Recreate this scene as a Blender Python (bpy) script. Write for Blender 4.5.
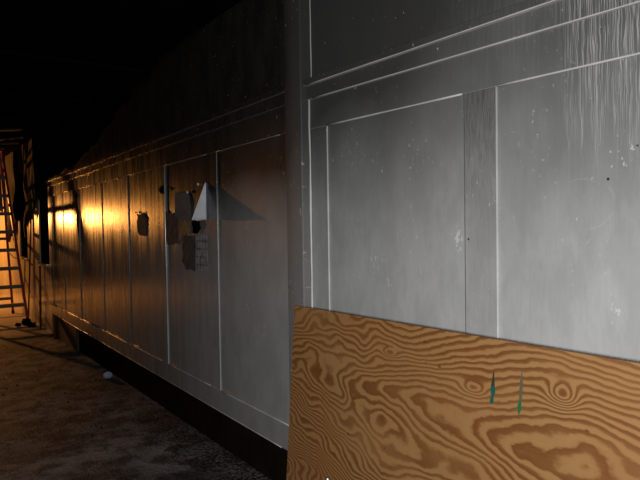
import bpy, bmesh, math, random
from mathutils import Vector, Matrix, noise as mnoise

for o in list(bpy.data.objects):
    bpy.data.objects.remove(o, do_unlink=True)
SC = bpy.context.scene
COL = SC.collection
random.seed(7)

# ------------------------------------------------------------------ camera, world, light, exposure
# +Y runs along the panelled wall (its face is x = 0, the room is x < 0), z is up, metres
YAW, PITCH, ROLL = 0.611601, -0.027343, 0.014754
cam = bpy.data.cameras.new('camera')
cam.sensor_width = 36.0
cam.lens = 36.0 * 600.0 / 640.0
cam_o = bpy.data.objects.new('camera', cam)
COL.objects.link(cam_o)
cy, sy = math.cos(YAW), math.sin(YAW)
fw = Vector((sy * math.cos(PITCH), cy * math.cos(PITCH), math.sin(PITCH)))
r0 = Vector((cy, -sy, 0)); u0 = r0.cross(fw)
rt = r0 * math.cos(ROLL) - u0 * math.sin(ROLL)
up = rt.cross(fw)
cam_o.matrix_world = Matrix(((rt.x, up.x, -fw.x, -1.82), (rt.y, up.y, -fw.y, 0.0), (rt.z, up.z, -fw.z, 1.58), (0, 0, 0, 1)))
SC.camera = cam_o

SC.view_settings.view_transform = 'Standard'
SC.view_settings.look = 'None'
SC.view_settings.gamma = 1.0
SC.view_settings.exposure = 0.0
SC.view_settings.use_curve_mapping = False

w = bpy.data.worlds.new('world'); SC.world = w
w.use_nodes = True
w.node_tree.nodes['Background'].inputs[0].default_value = (0.5, 0.6, 0.8, 1)
w.node_tree.nodes['Background'].inputs[1].default_value = 0.003


def lamp(name, kind, loc, power, color, **kw):
    l = bpy.data.lights.new(name, kind)
    l.energy = power; l.color = color
    for k, v in kw.items():
        setattr(l, k, v)
    o = bpy.data.objects.new(name, l); COL.objects.link(o); o.location = loc
    return o


# neutral light by the photographer (low, a little to the right)
fl = lamp('flash_light', 'AREA', (-2.12, 0.08, 1.52), 69.0, (1.0, 0.99, 0.97), shape='DISK', size=0.35)
fl.rotation_euler = (Vector((0.0, 1.6, 1.0)) - fl.location).to_track_quat('-Z', 'Y').to_euler()
# the warm bulb at the far end of the corridor
warm = lamp('warm_bulb_light', 'POINT', (-1.52, 14.5, 1.80), 330.0, (1.0, 0.38, 0.08), shadow_soft_size=0.035)


# ------------------------------------------------------------------ node helper
class NT:
    def __init__(s, name):
        s.m = bpy.data.materials.new(name); s.m.use_nodes = True
        s.t = s.m.node_tree; s.b = s.t.nodes['Principled BSDF']
        s.co = s.t.nodes.new('ShaderNodeTexCoord').outputs['Object']
        sp = s.t.nodes.new('ShaderNodeSeparateXYZ'); s.t.links.new(s.co, sp.inputs[0])
        s.x, s.y, s.z = sp.outputs

    def put(s, sock, v):
        if hasattr(v, 'is_output'):
            s.t.links.new(v, sock)
        elif isinstance(v, (tuple, list)) and len(v) == 3 and sock.type == 'RGBA':
            sock.default_value = (*v, 1)
        else:
            sock.default_value = v

    def f(s, op, a, b=0.0, c=0.0, clamp=False):
        n = s.t.nodes.new('ShaderNodeMath'); n.operation = op; n.use_clamp = clamp
        s.put(n.inputs[0], a); s.put(n.inputs[1], b); s.put(n.inputs[2], c)
        return n.outputs[0]

    def vec(s, x, y, z):
        n = s.t.nodes.new('ShaderNodeCombineXYZ')
        s.put(n.inputs[0], x); s.put(n.inputs[1], y); s.put(n.inputs[2], z)
        return n.outputs[0]

    def scl(s, k, v=None):
        n = s.t.nodes.new('ShaderNodeVectorMath'); n.operation = 'MULTIPLY'
        s.put(n.inputs[0], s.co if v is None else v); n.inputs[1].default_value = k
        return n.outputs[0]

    def noise(s, v, scale=1.0, detail=3.0, rough=0.5, dist=0.0):
        n = s.t.nodes.new('ShaderNodeTexNoise')
        s.put(n.inputs['Vector'], v)
        n.inputs['Scale'].default_value = scale; n.inputs['Detail'].default_value = detail
        n.inputs['Roughness'].default_value = rough; n.inputs['Distortion'].default_value = dist
        return n.outputs[0]

    def mr(s, v, a, b, c=0.0, d=1.0, smooth=True):
        n = s.t.nodes.new('ShaderNodeMapRange'); n.interpolation_type = 'SMOOTHSTEP' if smooth else 'LINEAR'
        s.put(n.inputs[0], v)
        for i, q in enumerate((a, b, c, d)):
            s.put(n.inputs[i + 1], q)
        return n.outputs[0]

    def mix(s, fac, a, b):
        n = s.t.nodes.new('ShaderNodeMix'); n.data_type = 'RGBA'
        s.put(n.inputs[0], fac); s.put(n.inputs[6], a); s.put(n.inputs[7], b)
        return n.outputs[2]

    def ramp(s, v, pts, interp='LINEAR'):
        n = s.t.nodes.new('ShaderNodeValToRGB'); s.put(n.inputs[0], v)
        cr = n.color_ramp; cr.interpolation = interp
        while len(cr.elements) < len(pts):
            cr.elements.new(0.5)
        for e, (p, c) in zip(cr.elements, pts):
            e.position = p
            e.color = (c, c, c, 1) if isinstance(c, (int, float)) else (*c, 1)
        return n.outputs[0]

    def bump(s, h, strength=0.3, dist=0.01):
        n = s.t.nodes.new('ShaderNodeBump')
        n.inputs['Strength'].default_value = strength; n.inputs['Distance'].default_value = dist
        s.put(n.inputs['Height'], h)
        s.t.links.new(n.outputs[0], s.b.inputs['Normal'])

    def matte(s, color, fac):
        """soot and char have no gloss: blend towards a plain diffuse surface"""
        d = s.t.nodes.new('ShaderNodeBsdfDiffuse'); s.put(d.inputs[0], color)
        m = s.t.nodes.new('ShaderNodeMixShader'); s.put(m.inputs[0], fac)
        s.t.links.new(s.b.outputs[0], m.inputs[1]); s.t.links.new(d.outputs[0], m.inputs[2])
        s.t.links.new(m.outputs[0], s.t.nodes['Material Output'].inputs['Surface'])

    def out(s, color, rough=0.6, spec=0.5, metal=0.0):
        s.put(s.b.inputs['Base Color'], color); s.put(s.b.inputs['Roughness'], rough)
        s.put(s.b.inputs['Specular IOR Level'], spec); s.put(s.b.inputs['Metallic'], metal)
        return s.m


# ------------------------------------------------------------------ materials
def paint_mat(name, clean, streaky=0.0, pale_edge=False):
    """smoked gloss paint: grey below, soot settling thicker up the wall, black where the fire reached"""
    n = NT(name)
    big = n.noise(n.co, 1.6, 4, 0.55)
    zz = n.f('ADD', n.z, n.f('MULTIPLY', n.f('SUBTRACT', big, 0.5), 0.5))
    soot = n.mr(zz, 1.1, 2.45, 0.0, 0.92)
    far = n.f('ADD', n.f('ADD', n.mr(n.y, 2.7, 2.85, 0.0, 0.26), n.mr(n.y, 3.2, 5.5, 0.0, 0.30)), n.f('MULTIPLY', n.mr(n.y, 2.7, 2.85), n.mr(n.z, 1.9, 2.4, 0, .6)))                       # far bay smoked all over; its ramps also paint in the light's falloff
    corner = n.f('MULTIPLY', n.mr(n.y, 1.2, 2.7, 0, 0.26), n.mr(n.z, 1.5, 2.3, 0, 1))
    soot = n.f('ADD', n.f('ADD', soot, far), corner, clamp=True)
    if pale_edge:
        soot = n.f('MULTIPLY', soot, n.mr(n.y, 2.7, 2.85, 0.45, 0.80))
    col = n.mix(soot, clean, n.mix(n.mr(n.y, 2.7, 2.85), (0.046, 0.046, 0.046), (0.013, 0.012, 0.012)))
    # fine upright brush marks
    brush = n.noise(n.scl((30, 90, 9)), 1.0, 4, 0.65)
    col = n.mix(n.mr(brush, 0.35, 0.75, 0.0, 0.07), col, (0.02, 0.02, 0.02))
    # small knocks that show lighter paint
    sp = n.noise(n.scl((10, 50, 36)), 1.0, 2, 0.6)
    spm = n.noise(n.scl((3, 4.5, 4.5)), 1.0, 2, 0.5)
    chips = n.f('MULTIPLY', n.mr(sp, 0.64, 0.72), n.f('MULTIPLY', n.mr(spm, 0.50, 0.64), n.mr(n.z, 2.25, 1.8, 0.15, 1.0)))
    col = n.mix(n.f('MULTIPLY', chips, 0.55), col, (0.58, 0.58, 0.57))
    # scuffed patches with flecks of bare paint, and two nail holes
    fl = n.noise(n.scl((10, 60, 42)), 1.0, 3, 0.6)
    acc = None; hol = None
    for (qy, qz, ry, rz, k) in ((1.635, 1.51, .032, .05, 1.0), (2.13, 1.40, .07, .05, .8), (2.06, 1.29, .04, .05, .6), (2.30, 1.90, .10, .05, .5), (1.85, 1.85, .09, .10, .35), (.97, 1.77, .08, .06, .42), (2.80, 1.22, .02, .03, 1.0), (.99, 1.30, .03, .05, .7), (3.2, .9, .1, .1, .5), (3.45, 1.05, .12, .04, .6)):
        a = n.f('DIVIDE', n.f('SUBTRACT', n.y, qy), ry); b = n.f('DIVIDE', n.f('SUBTRACT', n.z, qz), rz)
        g = n.f('MULTIPLY', n.f('POWER', 2.71828, n.f('MULTIPLY', n.f('ADD', n.f('MULTIPLY', a, a), n.f('MULTIPLY', b, b)), -1.0)), k)
        acc = g if acc is None else n.f('MAXIMUM', acc, g)
    for (qy, qz, rr) in ((1.021, 1.706, .005), (1.575, 1.511, .0045), (2.80, 1.235, .006), (.93, 1.80, .004)):
        a = n.f('DIVIDE', n.f('SUBTRACT', n.y, qy), rr); b = n.f('DIVIDE', n.f('SUBTRACT', n.z, qz), rr)
        g = n.mr(n.f('ADD', n.f('MULTIPLY', a, a), n.f('MULTIPLY', b, b)), 1.2, 0.6)
        hol = g if hol is None else n.f('MAXIMUM', hol, g)
    col = n.mix(n.f('MULTIPLY', n.mr(n.f('ADD', fl, n.f('MULTIPLY', acc, 0.22)), 0.68, 0.76), 0.6), col, (0.62, 0.62, 0.61))
    col = n.mix(hol, col, (0.02, 0.02, 0.02))
    # cloudy smears, and smoke runs in the far bay
    smear = n.noise(n.scl((2, 7, 3.2)), 1.0, 5, 0.65)
    runs = n.noise(n.scl((1, 15, 1.1)), 1.0, 4, 0.6)
    farm = n.mr(n.y, 3.0, 6.0)
    col = n.mix(n.mr(smear, 0.38, 0.62, 0.0, 0.16), col, (0.06, 0.06, 0.06))
    col = n.mix(n.f('MULTIPLY', farm, n.mr(runs, 0.40, 0.62, 0.0, 0.32)), col, (0.02, 0.015, 0.012))
    # pale runs where water came down near the bay's near end
    wob = n.f('MULTIPLY', n.noise(n.scl((1, 20, 14)), 1.0, 2, 0.5), 0.012)
    run = n.noise(n.vec(0.0, n.f('MULTIPLY', n.f('ADD', n.y, wob), 165.0), n.f('MULTIPLY', n.z, 2.6)), 1.0, 2, 0.55)
    length = n.f('ADD', n.z, n.f('MULTIPLY', n.noise(n.vec(0.0, n.f('MULTIPLY', n.y, 30.0), 0.0), 1.0, 1), 0.75))
    where = n.f('MULTIPLY', n.mr(n.y, 1.22, 1.07), n.mr(length, 2.1, 2.4))
    where2 = n.f('MULTIPLY', n.mr(n.y, 2.0, 1.1, 0, 0.14), n.mr(length, 2.45, 2.6))
    drips = n.f('MULTIPLY', n.mr(n.f('ABSOLUTE', n.f('SUBTRACT', run, 0.52)), 0.045, 0.015), n.f('MAXIMUM', where, where2))
    col = n.mix(n.f('MULTIPLY', drips, 0.55), col, (0.5, 0.5, 0.5))
    if streaky:
        g = n.noise(n.vec(0.0, n.f('MULTIPLY', n.f('ADD', n.y, n.f('MULTIPLY', n.noise(n.scl((1, 16, 14)), 1, 2), 0.025)), 190.0), n.f('MULTIPLY', n.z, 9.0)), 1.0, 3, 0.65)
        col = n.mix(n.f('MULTIPLY', n.mr(g, 0.42, 0.60), n.mr(n.z, 1.5, 2.1, 0.04, streaky)), col, (0.03, 0.03, 0.03))
    else:
        # a faint wiped ring on the near panel
        dy = n.f('DIVIDE', n.f('SUBTRACT', n.y, 1.10), 0.105); dz = n.f('DIVIDE', n.f('SUBTRACT', n.z, 1.63), 0.085)
        rr = n.f('SQRT', n.f('ADD', n.f('MULTIPLY', dy, dy), n.f('MULTIPLY', dz, dz)))
        rr = n.f('ADD', rr, n.f('MULTIPLY', n.noise(n.co, 9.0, 2), 0.35))
        ring = n.f('MULTIPLY', n.mr(n.f('ABSOLUTE', n.f('SUBTRACT', rr, 1.15)), 0.05, 0.0), n.mr(n.noise(n.co, 7.0, 1), 0.42, 0.55))
        col = n.mix(n.f('MULTIPLY', ring, 0.09), col, (0.6, 0.6, 0.6))
    # the end of the wall is bare cream plaster
    col = n.mix(n.mr(n.y, 9.46, 9.49), col, n.mix(smear, (0.66, 0.58, 0.44), (0.46, 0.39, 0.29)))
    # charring: black above a ragged line that comes down along the wall
    fy = n.mr(n.y, 3.0, 14.0, smooth=False)
    line = n.ramp(fy, [(0.0, 1.0), (0.16, .965), (0.28, .885), (0.347, .815), (0.45, .765), (0.585, .735), (0.69, .64), (0.755, .52), (0.86, .55), (1.0, .62)])
    hz = n.f('ADD', n.f('DIVIDE', n.z, 3.08), n.f('MULTIPLY', n.f('SUBTRACT', n.noise(n.scl((1, 2.5, 2.0)), 1.0, 3, 0.5), 0.5), 0.08))
    char = n.mr(n.f('SUBTRACT', hz, line), -0.02, 0.012)
    char = n.f('MULTIPLY', char, n.mr(n.y, 2.9, 3.3))
    col = n.mix(char, col, (0.004, 0.0035, 0.0035))
    rough = n.f('ADD', n.f('MULTIPLY', soot, 0.05), n.f('ADD', n.mr(n.y, 2.6, 4.0, 0.36, 0.10), n.f('MULTIPLY', brush, 0.10)))
    rough = n.f('ADD', rough, n.f('MULTIPLY', farm, n.mr(runs, 0.38, 0.62, 0.0, 0.11)))
    rough = n.f('MAXIMUM', rough, n.f('MULTIPLY', char, 0.9))
    n.bump(n.f('ADD', n.f('MULTIPLY', brush, 0.5), n.f('ADD', n.f('MULTIPLY', big, 0.8), n.f('MULTIPLY', chips, -0.6))), 0.16, 0.004)
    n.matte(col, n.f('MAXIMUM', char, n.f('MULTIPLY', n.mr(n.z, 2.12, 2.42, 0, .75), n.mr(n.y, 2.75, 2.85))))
    return n.out(col, rough, n.f('MULTIPLY', n.mr(n.z, 2.15, 2.4, 0.5, 0.2), n.f('SUBTRACT', 1.0, n.f('MULTIPLY', char, 0.97))))


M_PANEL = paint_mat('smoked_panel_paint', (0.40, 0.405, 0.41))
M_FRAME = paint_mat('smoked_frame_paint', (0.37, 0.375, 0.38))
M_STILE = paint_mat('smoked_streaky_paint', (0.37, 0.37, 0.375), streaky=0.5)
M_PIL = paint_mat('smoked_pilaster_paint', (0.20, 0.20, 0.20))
M_EDGE = paint_mat('pale_edge_paint', (0.72, 0.72, 0.71), pale_edge=True)  # paler than the board faces; light on the edges partly put into the colour


def simple(name, color, rough=0.7, spec=0.4, var=0.35, scale=12.0, metal=0.0, bump=0.25, matte=False):
    n = NT(name)
    g = n.noise(n.co, scale, 4, 0.6)
    c = n.mix(n.mr(g, 0.3, 0.7, 0.0, var), color, tuple(q * 0.35 for q in color))
    n.bump(g, bump, 0.01)
    if matte:
        n.matte(c, 1.0)
    return n.out(c, rough, spec, metal)


M_CHAR = simple('charred_timber', (0.006, 0.0053, 0.005), 0.95, 0.03, 0.6, 9.0, bump=0.4, matte=True)
M_HOLLOW = simple('burnt_hollow', (0.016, 0.011, 0.008), 0.95, 0.03, 0.6, 5.0, matte=True)
M_BLACK = simple('black_void', (0.004, 0.0035, 0.0033), 0.95, 0.03, 0.2, matte=True)
M_RAG = simple('charred_rag', (0.055, 0.040, 0.032), 0.9, 0.2, 0.7, 14.0, bump=0.8)
M_RED = simple('red_fibreglass', (0.27, 0.022, 0.009), 0.45, 0.4, 0.35, 20.0)
M_ALU = simple('dull_aluminium', (0.16, 0.15, 0.145), 0.55, 0.4, 0.3, 25.0, 0.3)
M_STEEL = simple('bright_steel', (0.62, 0.61, 0.58), 0.3, 0.5, 0.2, 25.0, 0.9)
M_RUBBER = simple('black_rubber', (0.015, 0.015, 0.015), 0.8)
M_WHITE = simple('white_paper', (0.62, 0.63, 0.66), 0.75, 0.3, 0.25, 18.0)
M_SCRAP = simple('scorched_paper', (0.085, 0.098, 0.115), 0.8, 0.3, 0.6, 30.0, bump=0.6)
M_SCRAP_DARK = simple('sooty_paper', (0.032, 0.042, 0.052), 0.8, 0.3, 0.5, 24.0, bump=0.7)
M_SCRAP_BLUE = simple('slate_paper', (0.085, 0.125, 0.175), 0.7, 0.3, 0.5, 26.0, bump=0.6)
M_TORN = simple('browned_paper', (0.26, 0.145, 0.08), 0.8, 0.3, 0.75, 22.0, bump=0.6)
M_LITTER = simple('bluish_litter', (0.34, 0.38, 0.46), 0.6, 0.4, 0.4, 60.0)
M_DARK_BROWN = simple('dark_brown', (0.05, 0.035, 0.025), 0.8)
M_CAULK = simple('pale_caulk', (0.50, 0.50, 0.49), 0.6, 0.4, 0.5, 7.0)


def grid_paper():
    n = NT('ruled_paper')
    gy = n.f('FRACT', n.f('MULTIPLY', n.y, 20.0)); gz = n.f('FRACT', n.f('MULTIPLY', n.z, 17.0))
    l = n.f('MAXIMUM', n.mr(n.f('ABSOLUTE', n.f('SUBTRACT', gy, 0.5)), 0.14, 0.06), n.mr(n.f('ABSOLUTE', n.f('SUBTRACT', gz, 0.5)), 0.14, 0.06))
    g = n.noise(n.co, 22.0, 4, 0.6)
    l = n.f('MULTIPLY', l, n.mr(g, 0.3, 0.55))
    c = n.mix(l, (0.22, 0.24, 0.27), (0.06, 0.065, 0.075))
    c = n.mix(n.mr(g, 0.45, 0.7, 0, 0.6), c, (0.07, 0.055, 0.045))
    return n.out(c, 0.75, 0.3)


M_RULED = grid_paper()


def floor_mat():
    n = NT('scorched_concrete')
    a = n.noise(n.co, 0.9, 6, 0.62); b = n.noise(n.co, 5.0, 6, 0.65); c = n.noise(n.co, 40.0, 4, 0.6)
    col = n.mix(n.mr(a, 0.35, 0.65), (0.088, 0.088, 0.093), (0.235, 0.228, 0.228))
    col = n.mix(n.mr(b, 0.44, 0.60, 0.0, 0.85), col, (0.034, 0.033, 0.034))
    blot = n.noise(n.scl((1.6, 2.6, 1)), 1.0, 6, 0.7)
    col = n.mix(n.mr(blot, 0.52, 0.62, 0.0, 0.8), col, (0.02, 0.019, 0.019))
    # faint marks of lifted square tiles
    gx = n.f('ABSOLUTE', n.f('SUBTRACT', n.f('FRACT', n.f('MULTIPLY', n.x, 3.28)), 0.5))
    gy = n.f('ABSOLUTE', n.f('SUBTRACT', n.f('FRACT', n.f('MULTIPLY', n.y, 3.28)), 0.5))
    g = n.f('MULTIPLY', n.mr(n.f('MINIMUM', gx, gy), 0.035, 0.0), n.mr(b, 0.4, 0.6))
    col = n.mix(n.f('MULTIPLY', g, 0.5), col, (0.16, 0.14, 0.13))
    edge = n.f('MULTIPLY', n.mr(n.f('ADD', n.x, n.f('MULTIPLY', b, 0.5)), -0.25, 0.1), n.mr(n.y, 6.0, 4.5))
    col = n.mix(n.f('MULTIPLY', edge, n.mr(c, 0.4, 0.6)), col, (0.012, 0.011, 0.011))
    lamp_pool = n.f('MULTIPLY', n.mr(n.f('ADD', n.y, n.f('MULTIPLY', b, 1.5)), 9.8, 11.2), n.mr(c, 0.3, 0.6, 0.5, 1.0))  # far floor made paler, the lamp's pool of light put into its colour
    col = n.mix(lamp_pool, col, (0.60, 0.52, 0.43))
    n.bump(n.f('ADD', n.f('MULTIPLY', b, 1.0), n.f('MULTIPLY', c, 0.35)), 0.9, 0.06)
    return n.out(col, n.f('ADD', 0.46, n.f('MULTIPLY', b, 0.3)), 0.16)


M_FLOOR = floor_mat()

KNOTS = [(1.236, 0.968, 2.2, 0.050, 0.024), (1.60, 1.021, 3.6, 0.050, 0.038), (0.775, 1.02, 2.2, 0.05, 0.018), (0.20, 0.86, 1.5, 0.12, 0.08), (0.52, 0.80, -1.7, 0.06, 0.06), (1.25, 0.70, 1.6, 0.16, 0.05)]


def ply_mat():
    n = NT('fir_plywood')
    u = n.f('MULTIPLY', n.y, -1.0); v = n.z                       # along the sheet, up the sheet
    fld = n.f('MULTIPLY', n.f('ADD', v, n.f('MULTIPLY', u, -0.02)), 36.0)
    big = n.noise(n.vec(0.0, n.f('MULTIPLY', u, 1.5), n.f('MULTIPLY', v, 4.5)), 1.0, 0.5, 0.4)
    fld = n.f('ADD', fld, n.f('MULTIPLY', big, n.mr(u, 0.3, 1.2, 13.0, 9.0)))
    chev = n.noise(n.vec(7.0, n.f('MULTIPLY', u, 4.0), n.f('MULTIPLY', v, 6.0)), 1.0, 1.0, 0.5)
    fld = n.f('ADD', fld, n.f('MULTIPLY', chev, n.mr(u, 0.4, 1.2, 7.0, 1.8)))
    wob = n.noise(n.vec(3.0, n.f('MULTIPLY', u, 14.0), n.f('MULTIPLY', v, 22.0)), 1.0, 2, 0.5)
    fld = n.f('ADD', fld, n.f('MULTIPLY', wob, 0.9))
    fld = n.f('ADD', fld, n.f('MULTIPLY', n.f('MULTIPLY', n.mr(v, .92, .55), n.mr(u, 0.0, .75, smooth=False)), 13.0))
    for (ku, kv, amp, su, sv) in KNOTS:
        du = n.f('DIVIDE', n.f('SUBTRACT', u, ku), su); dv = n.f('DIVIDE', n.f('SUBTRACT', v, kv), sv)
        q = n.f('ADD', n.f('MULTIPLY', du, du), n.f('MULTIPLY', dv, dv))
        fld = n.f('ADD', fld, n.f('MULTIPLY', n.f('POWER', 2.71828, n.f('MULTIPLY', q, -1.0)), amp))
    fr = n.f('FRACT', fld)
    late = n.ramp(fr, [(0.0, 0.15), (0.12, 0.0), (0.38, 0.10), (0.58, 0.85), (0.86, 1.0), (1.0, 0.15)])
    fib = n.noise(n.vec(0.0, n.f('MULTIPLY', u, 6.0), n.f('MULTIPLY', v, 260.0)), 1.0, 3, 0.6)
    fibs = n.noise(n.vec(0.0, n.f('MULTIPLY', u, 30.0), n.f('MULTIPLY', v, 600.0)), 1.0, 2, 0.6)
    late = n.f('MULTIPLY', late, n.mr(n.noise(n.vec(5.0, n.f('MULTIPLY', u, 1.7), n.f('MULTIPLY', v, 4.0)), 1, 2), 0.25, 0.6, 0.55, 1.0))
    late = n.f('ADD', late, n.f('MULTIPLY', n.f('SUBTRACT', fib, 0.5), 0.35), clamp=True)
    col = n.mix(late, (0.325, 0.172, 0.064), (0.150, 0.053, 0.012))
    tone = n.noise(n.vec(9.0, n.f('MULTIPLY', u, 1.2), n.f('MULTIPLY', v, 2.5)), 1.0, 3, 0.5)
    col = n.mix(n.mr(tone, 0.4, 0.7, 0.0, 0.28), col, (0.24, 0.095, 0.03))
    col = n.mix(n.mr(fibs, 0.60, 0.75, 0.0, 0.30), col, (0.13, 0.055, 0.02))
    # pith flecks and worm-dark pin knots
    pk = n.noise(n.vec(2.0, n.f('MULTIPLY', u, 24.0), n.f('MULTIPLY', v, 34.0)), 1.0, 1, 0.4)
    col = n.mix(n.mr(pk, 0.745, 0.78, 0, 0.7), col, (0.07, 0.03, 0.012))
    n.bump(n.f('ADD', fib, n.f('MULTIPLY', late, 0.5)), 0.12, 0.003)
    return n.out(col, 0.55, 0.35)


M_PLY = ply_mat()


def mark_mat(name, top, low, z0, z1):
    n = NT(name)
    t = n.mr(n.z, z0, z1)
    g = n.noise(n.scl((1, 60, 40)), 1.0, 3, 0.6)
    return n.out(n.mix(n.mr(n.f('ADD', t, n.f('MULTIPLY', n.f('SUBTRACT', g, 0.5), 0.6)), 0.35, 0.6), low, top), 0.6, 0.4)


# ------------------------------------------------------------------ mesh helpers
def obj(name, bm, mat, parent=None, bevel=0.0, smooth=False):
    me = bpy.data.meshes.new(name)
    bmesh.ops.recalc_face_normals(bm, faces=bm.faces[:])
    bm.to_mesh(me); bm.free()
    for m in (mat if isinstance(mat, (list, tuple)) else [mat]):
        me.materials.append(m)
    if smooth:
        for p in me.polygons:
            p.use_smooth = True
    o = bpy.data.objects.new(name, me); COL.objects.link(o)
    if parent:
        o.parent = parent
    if bevel:
        b = o.modifiers.new('bevel', 'BEVEL'); b.width = bevel; b.segments = 2; b.limit_method = 'ANGLE'
    return o


def tag(o, label, cat, group=None):
    o['label'] = label; o['category'] = cat
    if group:
        o['group'] = group
    return o


def struct(o):
    o['kind'] = 'structure'
    return o


def empty(name, loc, label, cat, group=None):
    o = bpy.data.objects.new(name, None); COL.objects.link(o); o.location = loc
    return tag(o, label, cat, group)


def box(bm, x0, x1, y0, y1, z0, z1, side_mat=None):
    """z0, z1 may be pairs (at y0, at y1)"""
    za = z0 if isinstance(z0, tuple) else (z0, z0); zb = z1 if isinstance(z1, tuple) else (z1, z1)
    v = [bm.verts.new(p) for p in ((x0, y0, za[0]), (x1, y0, za[0]), (x1, y1, za[1]), (x0, y1, za[1]), (x0, y0, zb[0]), (x1, y0, zb[0]), (x1, y1, zb[1]), (x0, y1, zb[1]))]
    fs = [(0, 3, 2, 1), (4, 5, 6, 7), (0, 1, 5, 4), (1, 2, 6, 5), (2, 3, 7, 6), (3, 0, 4, 7)]
    for i, f in enumerate(fs):
        fc = bm.faces.new([v[k] for k in f])
        if side_mat is not None and i in (0, 1, 2, 4):
            fc.material_index = side_mat
    return v


def bar(bm, a, b, wa, wb=None, side=Vector((1, 0, 0)), cap=True):
    """rectangular bar a->b, section wa along side, wb across"""
    a = Vector(a); b = Vector(b); wb = wb or wa
    d = (b - a).normalized(); s = (side - d * side.dot(d)).normalized(); t = d.cross(s)
    r = []
    for p in (a, b):
        r.append([bm.verts.new(p + s * (i * wa / 2) + t * (j * wb / 2)) for i, j in ((-1, -1), (1, -1), (1, 1), (-1, 1))])
    for k in range(4):
        bm.faces.new((r[0][k], r[0][(k + 1) % 4], r[1][(k + 1) % 4], r[1][k]))
    bm.faces.new(r[0][::-1]); bm.faces.new(r[1])


def rod(bm, pts, rad, seg=8):
    rings = []
    for i, p in enumerate(pts):
        p = Vector(p)
        d = (Vector(pts[min(i + 1, len(pts) - 1)]) - Vector(pts[max(i - 1, 0)])).normalized()
        s = d.orthogonal().normalized(); t = d.cross(s)
        r = rad[i] if isinstance(rad, (list, tuple)) else rad
        rings.append([bm.verts.new(p + s * r * math.cos(2 * math.pi * k / seg) + t * r * math.sin(2 * math.pi * k / seg)) for k in range(seg)])
    for a, b in zip(rings, rings[1:]):
        for k in range(seg):
            bm.faces.new((a[k], a[(k + 1) % seg], b[(k + 1) % seg], b[k]))
    bm.faces.new(rings[0][::-1]); bm.faces.new(rings[-1])


TR = [0]


def trim(y0, y1, z0, z1, x0, x1, mat=None, bevel=0.002, edge=True):
    TR[0] += 1
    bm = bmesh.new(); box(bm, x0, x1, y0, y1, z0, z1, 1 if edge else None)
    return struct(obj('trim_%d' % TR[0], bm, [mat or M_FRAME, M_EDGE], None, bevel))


def lerp(y, ya, za, yb, zb):
    return za + (zb - za) * (y - ya) / (yb - ya)


# ------------------------------------------------------------------ the room
Y0, Y1, H = -2.6, 16.0, 3.0
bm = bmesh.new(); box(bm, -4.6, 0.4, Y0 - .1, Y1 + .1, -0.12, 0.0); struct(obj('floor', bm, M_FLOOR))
bm = bmesh.new(); box(bm, -4.6, 0.4, Y0 - .1, Y1 + .1, H, H + 0.12); struct(obj('ceiling', bm, M_CHAR))
bm = bmesh.new(); box(bm, -4.6, -4.5, Y0, Y1, 0, H); struct(obj('wall_left', bm, M_CHAR))
bm = bmesh.new(); box(bm, -4.5, 0.0, Y0 - .1, Y0, 0, H); struct(obj('wall_back', bm, M_CHAR))
bm = bmesh.new(); box(bm, -4.5, 0.0, Y1, Y1 + .1, 0, H); struct(obj('wall_front', bm, M_CHAR))

W1 = (9.60, 10.36, 1.03, 2.74)     # window openings y0, y1, sill, head
W2 = (11.43, 12.23, 1.055, 2.62)
YE = 9.47                          # where the panelling stops
zb = lambda y: lerp(y, 2.98, .268, 8.11, .31)
bm = bmesh.new()
box(bm, 0.0, 0.18, Y0, YE, (zb(2.9), zb(YE)), H)
box(bm, 0.0, 0.18, YE, W1[0], 0, H); box(bm, 0.0, 0.18, W1[1], W2[0], 0, H); box(bm, 0.0, 0.18, W2[1], Y1, 0, H)
for W in (W1, W2):
    box(bm, 0.0, 0.18, W[0], W[1], 0, W[2]); box(bm, 0.0, 0.18, W[0], W[1], W[3], H)
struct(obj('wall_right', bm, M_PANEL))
# burnt hollow under the panelling
bm = bmesh.new(); box(bm, 0.022, 0.18, Y0, YE, 0.0, (zb(2.9) + .01, zb(YE) + .01)); struct(obj('baseboard_right', bm, M_HOLLOW, None, 0.003))

for k, W in enumerate((W1, W2)):
    bm = bmesh.new(); box(bm, 0.10, 0.17, W[0], W[1], W[2], W[3])
    wn = struct(obj('window_%d' % (k + 1), bm, M_BLACK))
    fr = bmesh.new()
    for a in ((W[0], W[0] + .05, W[2], W[3]), (W[1] - .05, W[1], W[2], W[3]), (W[0] + .05, W[1] - .05, W[3] - .05, W[3]), (W[0] + .05, W[1] - .05, W[2], W[2] + .05)):
        box(fr, 0.02, 0.10, *a)
    obj('window_frame', fr, M_BLACK, wn, 0.003)
    sl = bmesh.new(); box(sl, -0.035, 0.10, W[0] - .05, W[1] + .05, W[2] - .03, W[2] - .001)
    obj('window_sill', sl, M_FRAME if k == 0 else M_PANEL, wn, 0.004)

# --- near bay: rails, frieze, nosing
PIL0, PIL1 = 2.655, 2.815
YN = -1.2
c1 = lambda y: lerp(y, 1.13, 2.294, 2.604, 2.305)
c2 = lambda y: lerp(y, .92, 2.215, 2.67, 2.236)
c3 = lambda y: lerp(y, .92, 2.070, 2.506, 2.083)
pr = lambda f, a, b: (f(a), f(b))
trim(YN, PIL0, pr(c3, YN, PIL0), pr(c2, YN, PIL0), -.014, 0)                              # top rail
trim(YN, PIL0, pr(c2, YN, PIL0), pr(c1, YN, PIL0), -.034, 0)                              # frieze board
trim(YN, PIL0 - .005, pr(c1, YN, PIL0), pr(lambda y: c1(y) + .032, YN, PIL0), -.058, 0, M_PIL)   # cap nosing
trim(2.508, PIL0, .43, (c3(2.508), c3(PIL0)), -.010, 0)                                   # stile beside the pilaster
trim(1.44, 1.592, .43, pr(lambda y: c3(y) + .006, 1.44, 1.592), -.012, 0, M_STILE)
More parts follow.
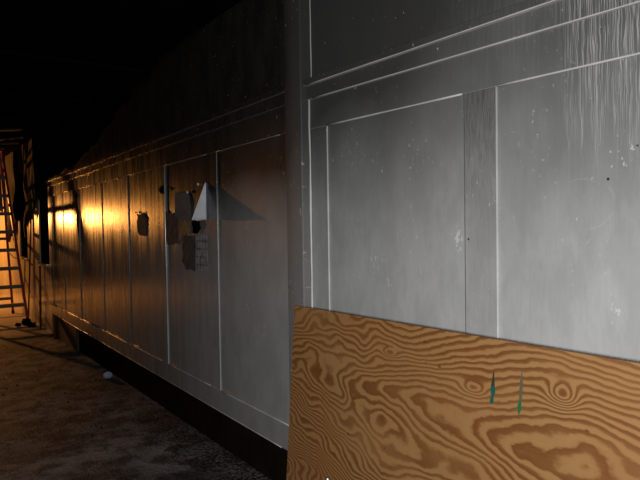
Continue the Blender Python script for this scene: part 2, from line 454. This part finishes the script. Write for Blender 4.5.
trim(1.5905, 1.5935, .43, c3(1.59), -.0124, 0, M_SCRAP, 0, False)                          # thin dark line along its far side
trim(1.44, 1.592, pr(lambda y: c3(y) + .006, 1.44, 1.592), pr(lambda y: c3(y) + .0085, 1.44, 1.592), -.0125, 0, M_SCRAP, 0, False)        # the streaky stile
trim(.02, .17, .43, pr(c3, .02, .17), -.014, 0)
trim(YN, PIL0, .27, .43, -.014, 0)                                                       # bottom rail
# --- far bay
d1 = lambda y: lerp(y, 2.943, 2.315, 9.36, 2.235)
d2 = lambda y: lerp(y, 2.943, 2.25, 9.36, 2.167)
d3 = lambda y: lerp(y, 2.97, 2.094, 8.54, 2.043)
e1 = lambda y: lerp(y, 2.986, .421, 8.10, .446)
trim(PIL1, YE, pr(d3, PIL1, YE), pr(d2, PIL1, YE), -.014, 0)
trim(PIL1, YE, pr(d2, PIL1, YE), pr(d1, PIL1, YE), -.034, 0)
trim(PIL1, YE + .03, pr(d1, PIL1, YE), pr(lambda y: d1(y) + .032, PIL1, YE), -.058, 0)
trim(PIL1, YE, pr(zb, PIL1, YE), pr(e1, PIL1, YE), -.014, 0)
for i, y in enumerate((3.825, 4.81, 5.80, 6.714, 7.729, 8.603)):
    dp = (.007, .012)[i] if i < 2 else .007
    top = pr(lambda q: d3(q) + (.035 if i == 1 else 0), y, y + .14)
    trim(y, y + .14, pr(e1, y, y + .14), top, -dp, 0, None, .0015, i < 2)
trim(PIL1, 2.90, pr(e1, PIL1, 2.9), pr(d3, PIL1, 2.9), -.014, 0)
trim(YE - .13, YE, pr(e1, YE - .13, YE), pr(d3, YE - .13, YE), -.006, 0, None, .001, False)
# thin beads, added to catch light along the edges of the boards
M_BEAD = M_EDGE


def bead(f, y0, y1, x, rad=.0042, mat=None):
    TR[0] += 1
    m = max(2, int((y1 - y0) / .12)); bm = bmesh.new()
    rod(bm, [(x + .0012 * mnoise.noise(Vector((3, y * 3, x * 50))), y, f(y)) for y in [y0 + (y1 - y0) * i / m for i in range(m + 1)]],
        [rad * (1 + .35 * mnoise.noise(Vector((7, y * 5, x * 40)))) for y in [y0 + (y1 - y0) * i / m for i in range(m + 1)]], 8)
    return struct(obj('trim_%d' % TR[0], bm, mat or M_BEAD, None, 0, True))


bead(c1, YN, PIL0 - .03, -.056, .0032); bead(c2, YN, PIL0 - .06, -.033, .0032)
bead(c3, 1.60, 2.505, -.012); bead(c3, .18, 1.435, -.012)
bead(d1, PIL1 + .03, YE, -.056, .0032, M_FRAME); bead(d2, PIL1 + .03, YE, -.033, .0032, M_FRAME)
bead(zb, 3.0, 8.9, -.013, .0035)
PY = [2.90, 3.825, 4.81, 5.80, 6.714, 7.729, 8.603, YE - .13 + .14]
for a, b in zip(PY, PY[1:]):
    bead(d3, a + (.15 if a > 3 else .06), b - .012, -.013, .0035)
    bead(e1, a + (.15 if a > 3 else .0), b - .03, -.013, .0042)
# pilaster between the bays, with the pale filled joint on its near side
trim(PIL0, PIL1, .26, H, -.07, 0, M_PIL, .007, False)
TR[0] += 1
bm = bmesh.new()
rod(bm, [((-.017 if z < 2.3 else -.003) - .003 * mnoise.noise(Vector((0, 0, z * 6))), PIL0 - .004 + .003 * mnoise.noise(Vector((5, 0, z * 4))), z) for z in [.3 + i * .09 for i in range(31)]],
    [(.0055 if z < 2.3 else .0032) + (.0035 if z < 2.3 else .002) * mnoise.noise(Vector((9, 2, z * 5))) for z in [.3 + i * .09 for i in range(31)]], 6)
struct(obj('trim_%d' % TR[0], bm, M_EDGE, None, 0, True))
# block that closes the hollow at its far end
trim(8.0, YE, 0, .315, -.012, .03, M_DARK_BROWN, .004, False)
# ceiling battens and the low beam before the burnt-out end
for y, hgt, wd in ((5.38, .03, .05), (7.0, .03, .05), (8.63, .10, .14)):
    trim_o = trim(y, y + wd, H - hgt, H, -4.5, 0, M_CHAR, .004, False)

# ------------------------------------------------------------------ plywood sheet leaning on the pilaster
L, HT = 2.44, 1.145
TILT = math.atan(.0745)
bm = bmesh.new()
v = box(bm, 0.0, 0.018, -L, 0.0, 0.0, (HT + .0125 * L, HT))
ply = obj('plywood_sheet', bm, M_PLY, None, .0015)
ply.location = (-.1752, 2.715, 0.0); ply.rotation_euler = (0, TILT, 0)
tag(ply, 'large sheet of orange fir plywood leaning against the grey panelled wall', 'plywood')


def paint_mark(pts, mat, label):
    bm = bmesh.new()
    lft = []; rgt = []
    for (u, vv, hw) in pts:
        lft.append(bm.verts.new((-.0012, -u + hw, vv))); rgt.append(bm.verts.new((-.0012, -u - hw, vv)))
    for i in range(len(pts) - 1):
        bm.faces.new((lft[i], lft[i + 1], rgt[i + 1], rgt[i]))
    r = bmesh.ops.extrude_face_region(bm, geom=bm.faces[:])
    for e in r['geom']:
        if isinstance(e, bmesh.types.BMVert):
            e.co.x = .0004
    o = obj('paint_mark', bm, mat, ply)
    o['label'] = label


paint_mark([(1.326, 1.045, .0015), (1.326, 1.02, .005), (1.325, 1.0, .007), (1.3255, .985, .010), (1.327, .972, .0095), (1.325, .958, .0045), (1.323, .948, .007), (1.3225, .937, .0085), (1.322, .930, .002)],
           mark_mat('teal_mark', (.03, .035, .02), (.006, .085, .065), .97, 1.02), 'teal green brush mark')
paint_mark([(1.4435, 1.072, .001), (1.4435, 1.045, .003), (1.443, 1.035, .006), (1.4425, .99, .0055), (1.441, .965, .0045), (1.4395, .955, .007), (1.439, .942, .008), (1.438, .93, .004), (1.438, .922, .001)],
           mark_mat('green_mark', (.10, .085, .05), (.012, .12, .035), .955, .985), 'grey green brush mark')
bm = bmesh.new()
bmesh.ops.create_cone(bm, cap_ends=True, segments=20, radius1=.013, radius2=.009, depth=.006, matrix=Matrix.Translation((-.003, -.363, .337)) @ Matrix.Rotation(-math.pi / 2, 4, 'Y'))
sc_ = obj('screw_head', bm, M_STEEL, ply, .001); sc_['label'] = 'steel screw head'

# ------------------------------------------------------------------ stepladder at the far end
LP = lambda a, b, t: Vector(a).lerp(Vector(b), t)
lad = empty('stepladder', (-.52, 11.7, 0), 'tall red stepladder standing at the far end of the corridor', 'ladder')
off = Vector((.52, -11.7, 0))
FR, FRT = Vector((-.085, 11.08, .0)) + off, Vector((-.335, 11.60, 2.92)) + off
FL, FLT = Vector((-.97, 11.08, .0)) + off, Vector((-.72, 11.60, 2.92)) + off
RR, RRT = Vector((-.13, 12.35, .0)) + off, Vector((-.345, 11.74, 2.90)) + off
RL, RLT = Vector((-.93, 12.35, .0)) + off, Vector((-.71, 11.74, 2.90)) + off
for a, b, wd in ((FR, FRT, .075), (FL, FLT, .075), (RR, RRT, .055), (RL, RLT, .055)):
    bm = bmesh.new()
    bar(bm, LP(a, b, .012), b, .038, wd); obj('rail', bm, M_RED, lad, .004)
    bm = bmesh.new(); bar(bm, a, LP(a, b, .022), .045, wd + .02); obj('foot', bm, M_RUBBER, lad, .004)
for i in range(9):
    t = (i + 1) * .105
    a, b = LP(FL, FLT, t), LP(FR, FRT, t)
    bm = bmesh.new(); box(bm, a.x + .012, b.x - .012, a.y - .045, a.y + .05, a.z - .012, a.z + .012)
    box(bm, a.x + .012, b.x - .012, a.y - .049, a.y - .043, a.z - .045, a.z + .012)
    obj('step', bm, M_ALU, lad, .002)
for i in range(5):
    t = .10 + i * .19
    a, b = LP(RL, RLT, t), LP(RR, RRT, t)
    bm = bmesh.new(); box(bm, a.x + .012, b.x - .012, a.y - .012, a.y + .012, a.z - .025, a.z + .025)
    obj('rear_brace', bm, M_ALU, lad, .002)
for a, at, b, bt in ((FR, FRT, RR, RRT), (FL, FLT, RL, RLT)):
    p, q = LP(a, at, .36), LP(b, bt, .40)
    m = (p + q) / 2 + Vector((0, 0, -.03))
    bm = bmesh.new(); bar(bm, p, m, .006, .025); bar(bm, m, q, .006, .025); obj('spreader', bm, M_STEEL, lad)
bm = bmesh.new(); box(bm, FLT.x - .03, FRT.x + .03, FRT.y - .06, RRT.y + .05, 2.895, 2.955); obj('top_cap', bm, M_RED, lad, .01)

# ------------------------------------------------------------------ things fixed to the far bay
def sheet(name, pts, mat, x=-.003, thick=.0025, curl=.006, seed=0, jag=.012, sub=3):
    """ragged piece of paper: outline pts (y, z) lying on the wall"""
    rnd = random.Random(seed)
    out = []
    for i, a in enumerate(pts):
        b = pts[(i + 1) % len(pts)]
        nseg = max(2, int(math.hypot(b[0] - a[0], b[1] - a[1]) / .035))
        for k in range(nseg):
            t = k / nseg
            j = 0 if k == 0 else jag
            out.append((a[0] + (b[0] - a[0]) * t + rnd.uniform(-j, j), a[1] + (b[1] - a[1]) * t + rnd.uniform(-j, j)))
    cyy = sum(p[0] for p in out) / len(out); czz = sum(p[1] for p in out) / len(out)
    bm = bmesh.new()
    rings = []
    for s in (1.0, .72, .42):
        ring = []
        for p in out:
            yy, zz = cyy + (p[0] - cyy) * s, czz + (p[1] - czz) * s
            ring.append(bm.verts.new((x - abs(mnoise.noise(Vector((seed, yy * 14, zz * 14)))) * curl * (.8 if s == 1 else .8), yy - cyy, zz - czz)))
        rings.append(ring)
    c = bm.verts.new((x - curl * .3, 0, 0))
    n = len(out)
    for a, b in zip(rings, rings[1:]):
        for k in range(n):
            bm.faces.new((a[k], a[(k + 1) % n], b[(k + 1) % n], b[k]))
    for k in range(n):
        bm.faces.new((rings[-1][k], rings[-1][(k + 1) % n], c))
    o = obj(name, bm, mat)
    o.location = (0, cyy, czz)
    m = o.modifiers.new('solid', 'SOLIDIFY'); m.thickness = thick; m.offset = 0
    return o


tag(sheet('paper_scrap', [(5.53, 1.70), (5.45, 1.685), (5.33, 1.715), (5.265, 1.62), (5.30, 1.53), (5.315, 1.49), (5.51, 1.505), (5.535, 1.58)], M_SCRAP_DARK, -.004, seed=1, curl=.012),
    'small black scorched paper scrap alone on its wall panel', 'paper', 'paper scraps on the wall')
tag(sheet('paper_scrap', [(4.60, 1.84), (4.36, 1.842), (4.30, 1.80), (4.285, 1.66), (4.33, 1.61), (4.60, 1.625)], M_SCRAP, -.004, seed=2, curl=.01),
    'dark grey paper scrap left of the white folded sheet', 'paper', 'paper scraps on the wall')
tag(sheet('paper_scrap', [(4.80, 1.70), (4.56, 1.66), (4.54, 1.60), (4.56, 1.44), (4.74, 1.42), (4.80, 1.45)], M_SCRAP_DARK, -.006, seed=3, curl=.01),
    'slate blue paper scrap beside the thick upright batten', 'paper', 'paper scraps on the wall')
tag(sheet('paper_scrap', [(4.53, 1.635), (4.30, 1.62), (4.31, 1.51), (4.46, 1.50), (4.53, 1.46), (4.55, 1.52)], M_TORN, -.003, seed=4, curl=.008, jag=.02),
    'torn browned paper shred in the middle of the scraps', 'paper', 'paper scraps on the wall')
tag(sheet('paper_scrap', [(4.46, 1.49), (4.22, 1.51), (4.22, 1.24), (4.40, 1.235), (4.47, 1.30)], M_SCRAP_DARK, -.004, seed=5, curl=.012),
    'dark curled paper scrap left of the ruled sheet', 'paper', 'paper scraps on the wall')
tag(sheet('ruled_sheet', [(4.205, 1.50), (4.0, 1.512), (4.005, 1.255), (4.205, 1.24)], M_RULED, -.004, seed=6, curl=.006, jag=.004),
    'grey ruled sheet, lowest and rightmost of the papers on the wall', 'paper', 'paper scraps on the wall')
tag(sheet('paper_scrap', [(4.25, 1.61), (4.12, 1.615), (4.10, 1.56), (4.16, 1.52), (4.24, 1.525)], M_BLACK, -.008, seed=8, curl=.02, jag=.012),
    'small black burnt scrap just under the white folded sheet', 'paper', 'paper scraps on the wall')

# folded white sheet standing out from the wall
bm = bmesh.new()
NR, NC = 8, 6
rows = []
for i in range(NR + 1):
    t = i / NR                                    # 0 top, 1 bottom
    row = []
    for k in range(NC + 1):
        s = k / NC
        x = -.004 - (.008 + .103 * t) * s
        yy = 4.005 + .012 * math.sin(s * 3.0) * t + .01 * t * s
        row.append(bm.verts.new((x, yy - 4.0, 1.888 - .270 * t + .004 * math.sin(s * 9) * t - 1.75)))
    rows.append(row)
for a, b in zip(rows, rows[1:]):
    for k in range(NC):
        bm.faces.new((a[k], a[k + 1], b[k + 1], b[k]))
fp = obj('folded_paper', bm, M_WHITE, None, 0, True)
fp.location = (0, 4.0, 1.75)
m = fp.modifiers.new('solid', 'SOLIDIFY'); m.thickness = .002
tag(fp, 'white triangular folded sheet sticking out from the wall above the scraps', 'paper', 'paper scraps on the wall')
# its pasted half
bm = bmesh.new()
vs = [bm.verts.new(p) for p in ((-.004, .01, .138), (-.004, -.02, .13), (-.004, -.035, -.128), (-.004, .01, -.132))]
bm.faces.new(vs)
hf = obj('pasted_half', bm, M_SCRAP_BLUE, fp); hf['label'] = 'dark pasted half'
m = hf.modifiers.new('solid', 'SOLIDIFY'); m.thickness = .002

for (y, z, lab) in ((4.125, 1.882, 'bright pin head at the top of the white folded sheet'), (4.325, 1.833, 'bright pin head at the corner of the dark grey scrap'), (5.545, 1.71, 'bright pin head on the lone black scrap')):
    bm = bmesh.new(); bmesh.ops.create_uvsphere(bm, u_segments=12, v_segments=8, radius=.011)
    bmesh.ops.scale(bm, vec=(.6, 1.2, 1), verts=bm.verts)
    p = obj('pin_head', bm, M_WHITE, None, 0, True); p.location = (-.014, y, z)  # white head colour stands in for the glint of the pin
    bm = bmesh.new(); rod(bm, [(-.001, 0, 0), (.014, 0, 0)], .002, 6); obj('pin_shank', bm, M_STEEL, p)
    tag(p, lab, 'pin', 'pins in the wall papers')
for (y, z, x, lab) in ((4.875, 1.885, -.015, 'small dark hook on the thick upright batten'), (7.80, 1.975, -.008, 'small dark hook on the brightly lit far batten')):
    h = empty('wall_hook', (x, y, z), lab, 'hook', 'hooks on the wall battens')
    bm = bmesh.new(); box(bm, -.005, .001, -.015, .015, -.035, .03); obj('back_plate', bm, M_CHAR, h, .002)
    bm = bmesh.new(); rod(bm, [(0, 0, .012), (-.014, 0, .006), (-.02, 0, -.008), (-.014, 0, -.018)], .006, 8); obj('prong', bm, M_CHAR, h, 0, True)

# ------------------------------------------------------------------ burnt lining and dark strips at the far end
def ragged(name, y0, y1, ztop, zlo, x, seed, mat=M_RAG, depth=.06):
    """sheet of burnt lining hanging from above, its lower edge in strips"""
    rnd = random.Random(seed)
    n = int((y1 - y0) / .03); rowsn = 16
    bm = bmesh.new(); cols = []
    bot = []
    zz = 0
    for i in range(n + 1):
        if i % rnd.choice((2, 3)) == 0:
            zz = rnd.uniform(-.28, .22)
        bot.append(zlo(i / n) + zz + rnd.uniform(-.05, .05))
    for i in range(n + 1):
        yy = y0 + (y1 - y0) * i / n
        col = []
        for k in range(rowsn + 1):
            t = k / rowsn
            z = ztop + (bot[i] - ztop) * t
            xx = x + depth * mnoise.noise(Vector((seed, yy * 6, z * 2.2))) * (.3 + t)
            col.append(bm.verts.new((min(xx, -.012), yy + .03 * t * mnoise.noise(Vector((seed + 9, yy * 5, z * 4))), z)))
        cols.append(col)
    for a, b in zip(cols, cols[1:]):
        for k in range(rowsn):
            bm.faces.new((a[k], a[k + 1], b[k + 1], b[k]))
    o = obj(name, bm, mat)
    m = o.modifiers.new('solid', 'SOLIDIFY'); m.thickness = .008
    return o


tag(ragged('charred_lining', 10.42, 11.30, 2.995, lambda t: 2.0 - .42 * t, -.05, 3), 'tattered charred lining hanging between the two black windows', 'burnt lining', 'burnt linings at the far end')
tag(ragged('charred_lining', 12.30, 13.35, 2.995, lambda t: 1.62 - .1 * t, -.06, 5), 'tattered charred lining hanging beyond the farther black window', 'burnt lining', 'burnt linings at the far end')


def strip_rod(name, a, b, r, mat, label, cat, group=None):
    bm = bmesh.new()
    a = Vector(a); b = Vector(b)
    rod(bm, [(b - a) * t for t in (0, .25, .5, .75, 1)], [r, r * .95, r, r * .92, r * .85], 8)
    o = obj(name, bm, mat, None, 0, True); o.location = a
    return tag(o, label, cat, group)


strip_rod('thin_strip', (-.05, 11.25, 0), (-.022, 10.72, 2.3), .013, M_DARK_BROWN, 'thin dark pole leaning on the bright wall between the windows', 'strip')  # thin dark rod slanting up the wall
strip_rod('short_strip', (-.05, 10.16, 0), (-.042, 10.12, .99), .016, M_DARK_BROWN, 'short dark pole upright under the nearer black window', 'strip')


def chunk(name, loc, s, mat, seed, label, cat, group=None, sub=2):
    rnd = random.Random(seed)
    bm = bmesh.new(); bmesh.ops.create_icosphere(bm, subdivisions=sub, radius=1.0)
    for vv in bm.verts:
        d = 1 + .45 * mnoise.noise(vv.co * 1.7 + Vector((seed * 3.1, 0, 0)))
        vv.co = Vector((vv.co.x * s[0], vv.co.y * s[1], vv.co.z * s[2])) * d
    mz = min(vv.co.z for vv in bm.verts)
    for vv in bm.verts:
        vv.co.z -= mz
    o = obj(name, bm, mat); o.location = loc; o.rotation_euler = (0, 0, rnd.uniform(0, 3))
    return tag(o, label, cat, group)


for i, (x, y, s, lab) in enumerate((
        (-.16, 10.74, (.08, .11, .05), 'largest black lump of rubble by the ladder foot'),
        (-.13, 10.46, (.06, .08, .035), 'black lump of rubble nearest the camera by the wall'),
        (-.30, 10.60, (.045, .055, .03), 'small black rubble lump farthest out from the wall'))):
    chunk('rubble_lump', (x, y, 0), s, M_CHAR, i + 2, lab, 'rubble', 'rubble at the far wall foot')
chunk('crumpled_paper', (-.085, 6.36, 0), (.032, .05, .035), M_LITTER, 11, 'crumpled bluish white litter on the floor beside the wall', 'litter', None, 2)

# broken boards hanging from the burnt ceiling
for i, (y, xa, xb, dz, lab) in enumerate(((9.5, -.35, -1.6, .16, 'charred ceiling board hanging nearest the low beam'), (10.3, -.2, -1.5, .24, 'middle charred ceiling board hanging over the corridor'), (11.0, -.15, -1.7, .12, 'charred ceiling board hanging nearest the red ladder top'))):
    bm = bmesh.new()
    L0 = xa - xb
    for k in range(8):
        pass
    bar(bm, (0, 0, -.012), (-L0, .15 * (i - 1), -dz - .012), .14, .022, Vector((0, 1, 0)))
    o = obj('ceiling_board', bm, M_RAG, None, .003); o.location = (xa, y, H)
    tag(o, lab, 'board', 'burnt boards hanging from the ceiling')

# crumbs of plaster and char strewn on the floor
bm = bmesh.new()
rnd = random.Random(21)
for i in range(160):
    y = rnd.uniform(4.5, 10.0); x = -rnd.betavariate(1.1, 2.2) * 3.2 - .02
    r = rnd.uniform(.003, .009)
    q = bmesh.ops.create_icosphere(bm, subdivisions=1, radius=r, matrix=Matrix.Translation((x, y, r * .4)))
    for vv in q['verts']:
        vv.co += Vector((rnd.uniform(-1, 1), rnd.uniform(-1, 1), 0)) * r * .5
        vv.co.z = max(vv.co.z, 0.0)
cr = obj('floor_crumbs', bm, M_CHAR)
cr['kind'] = 'stuff'; cr['label'] = 'fine burnt crumbs strewn over the dark floor'; cr['category'] = 'debris'
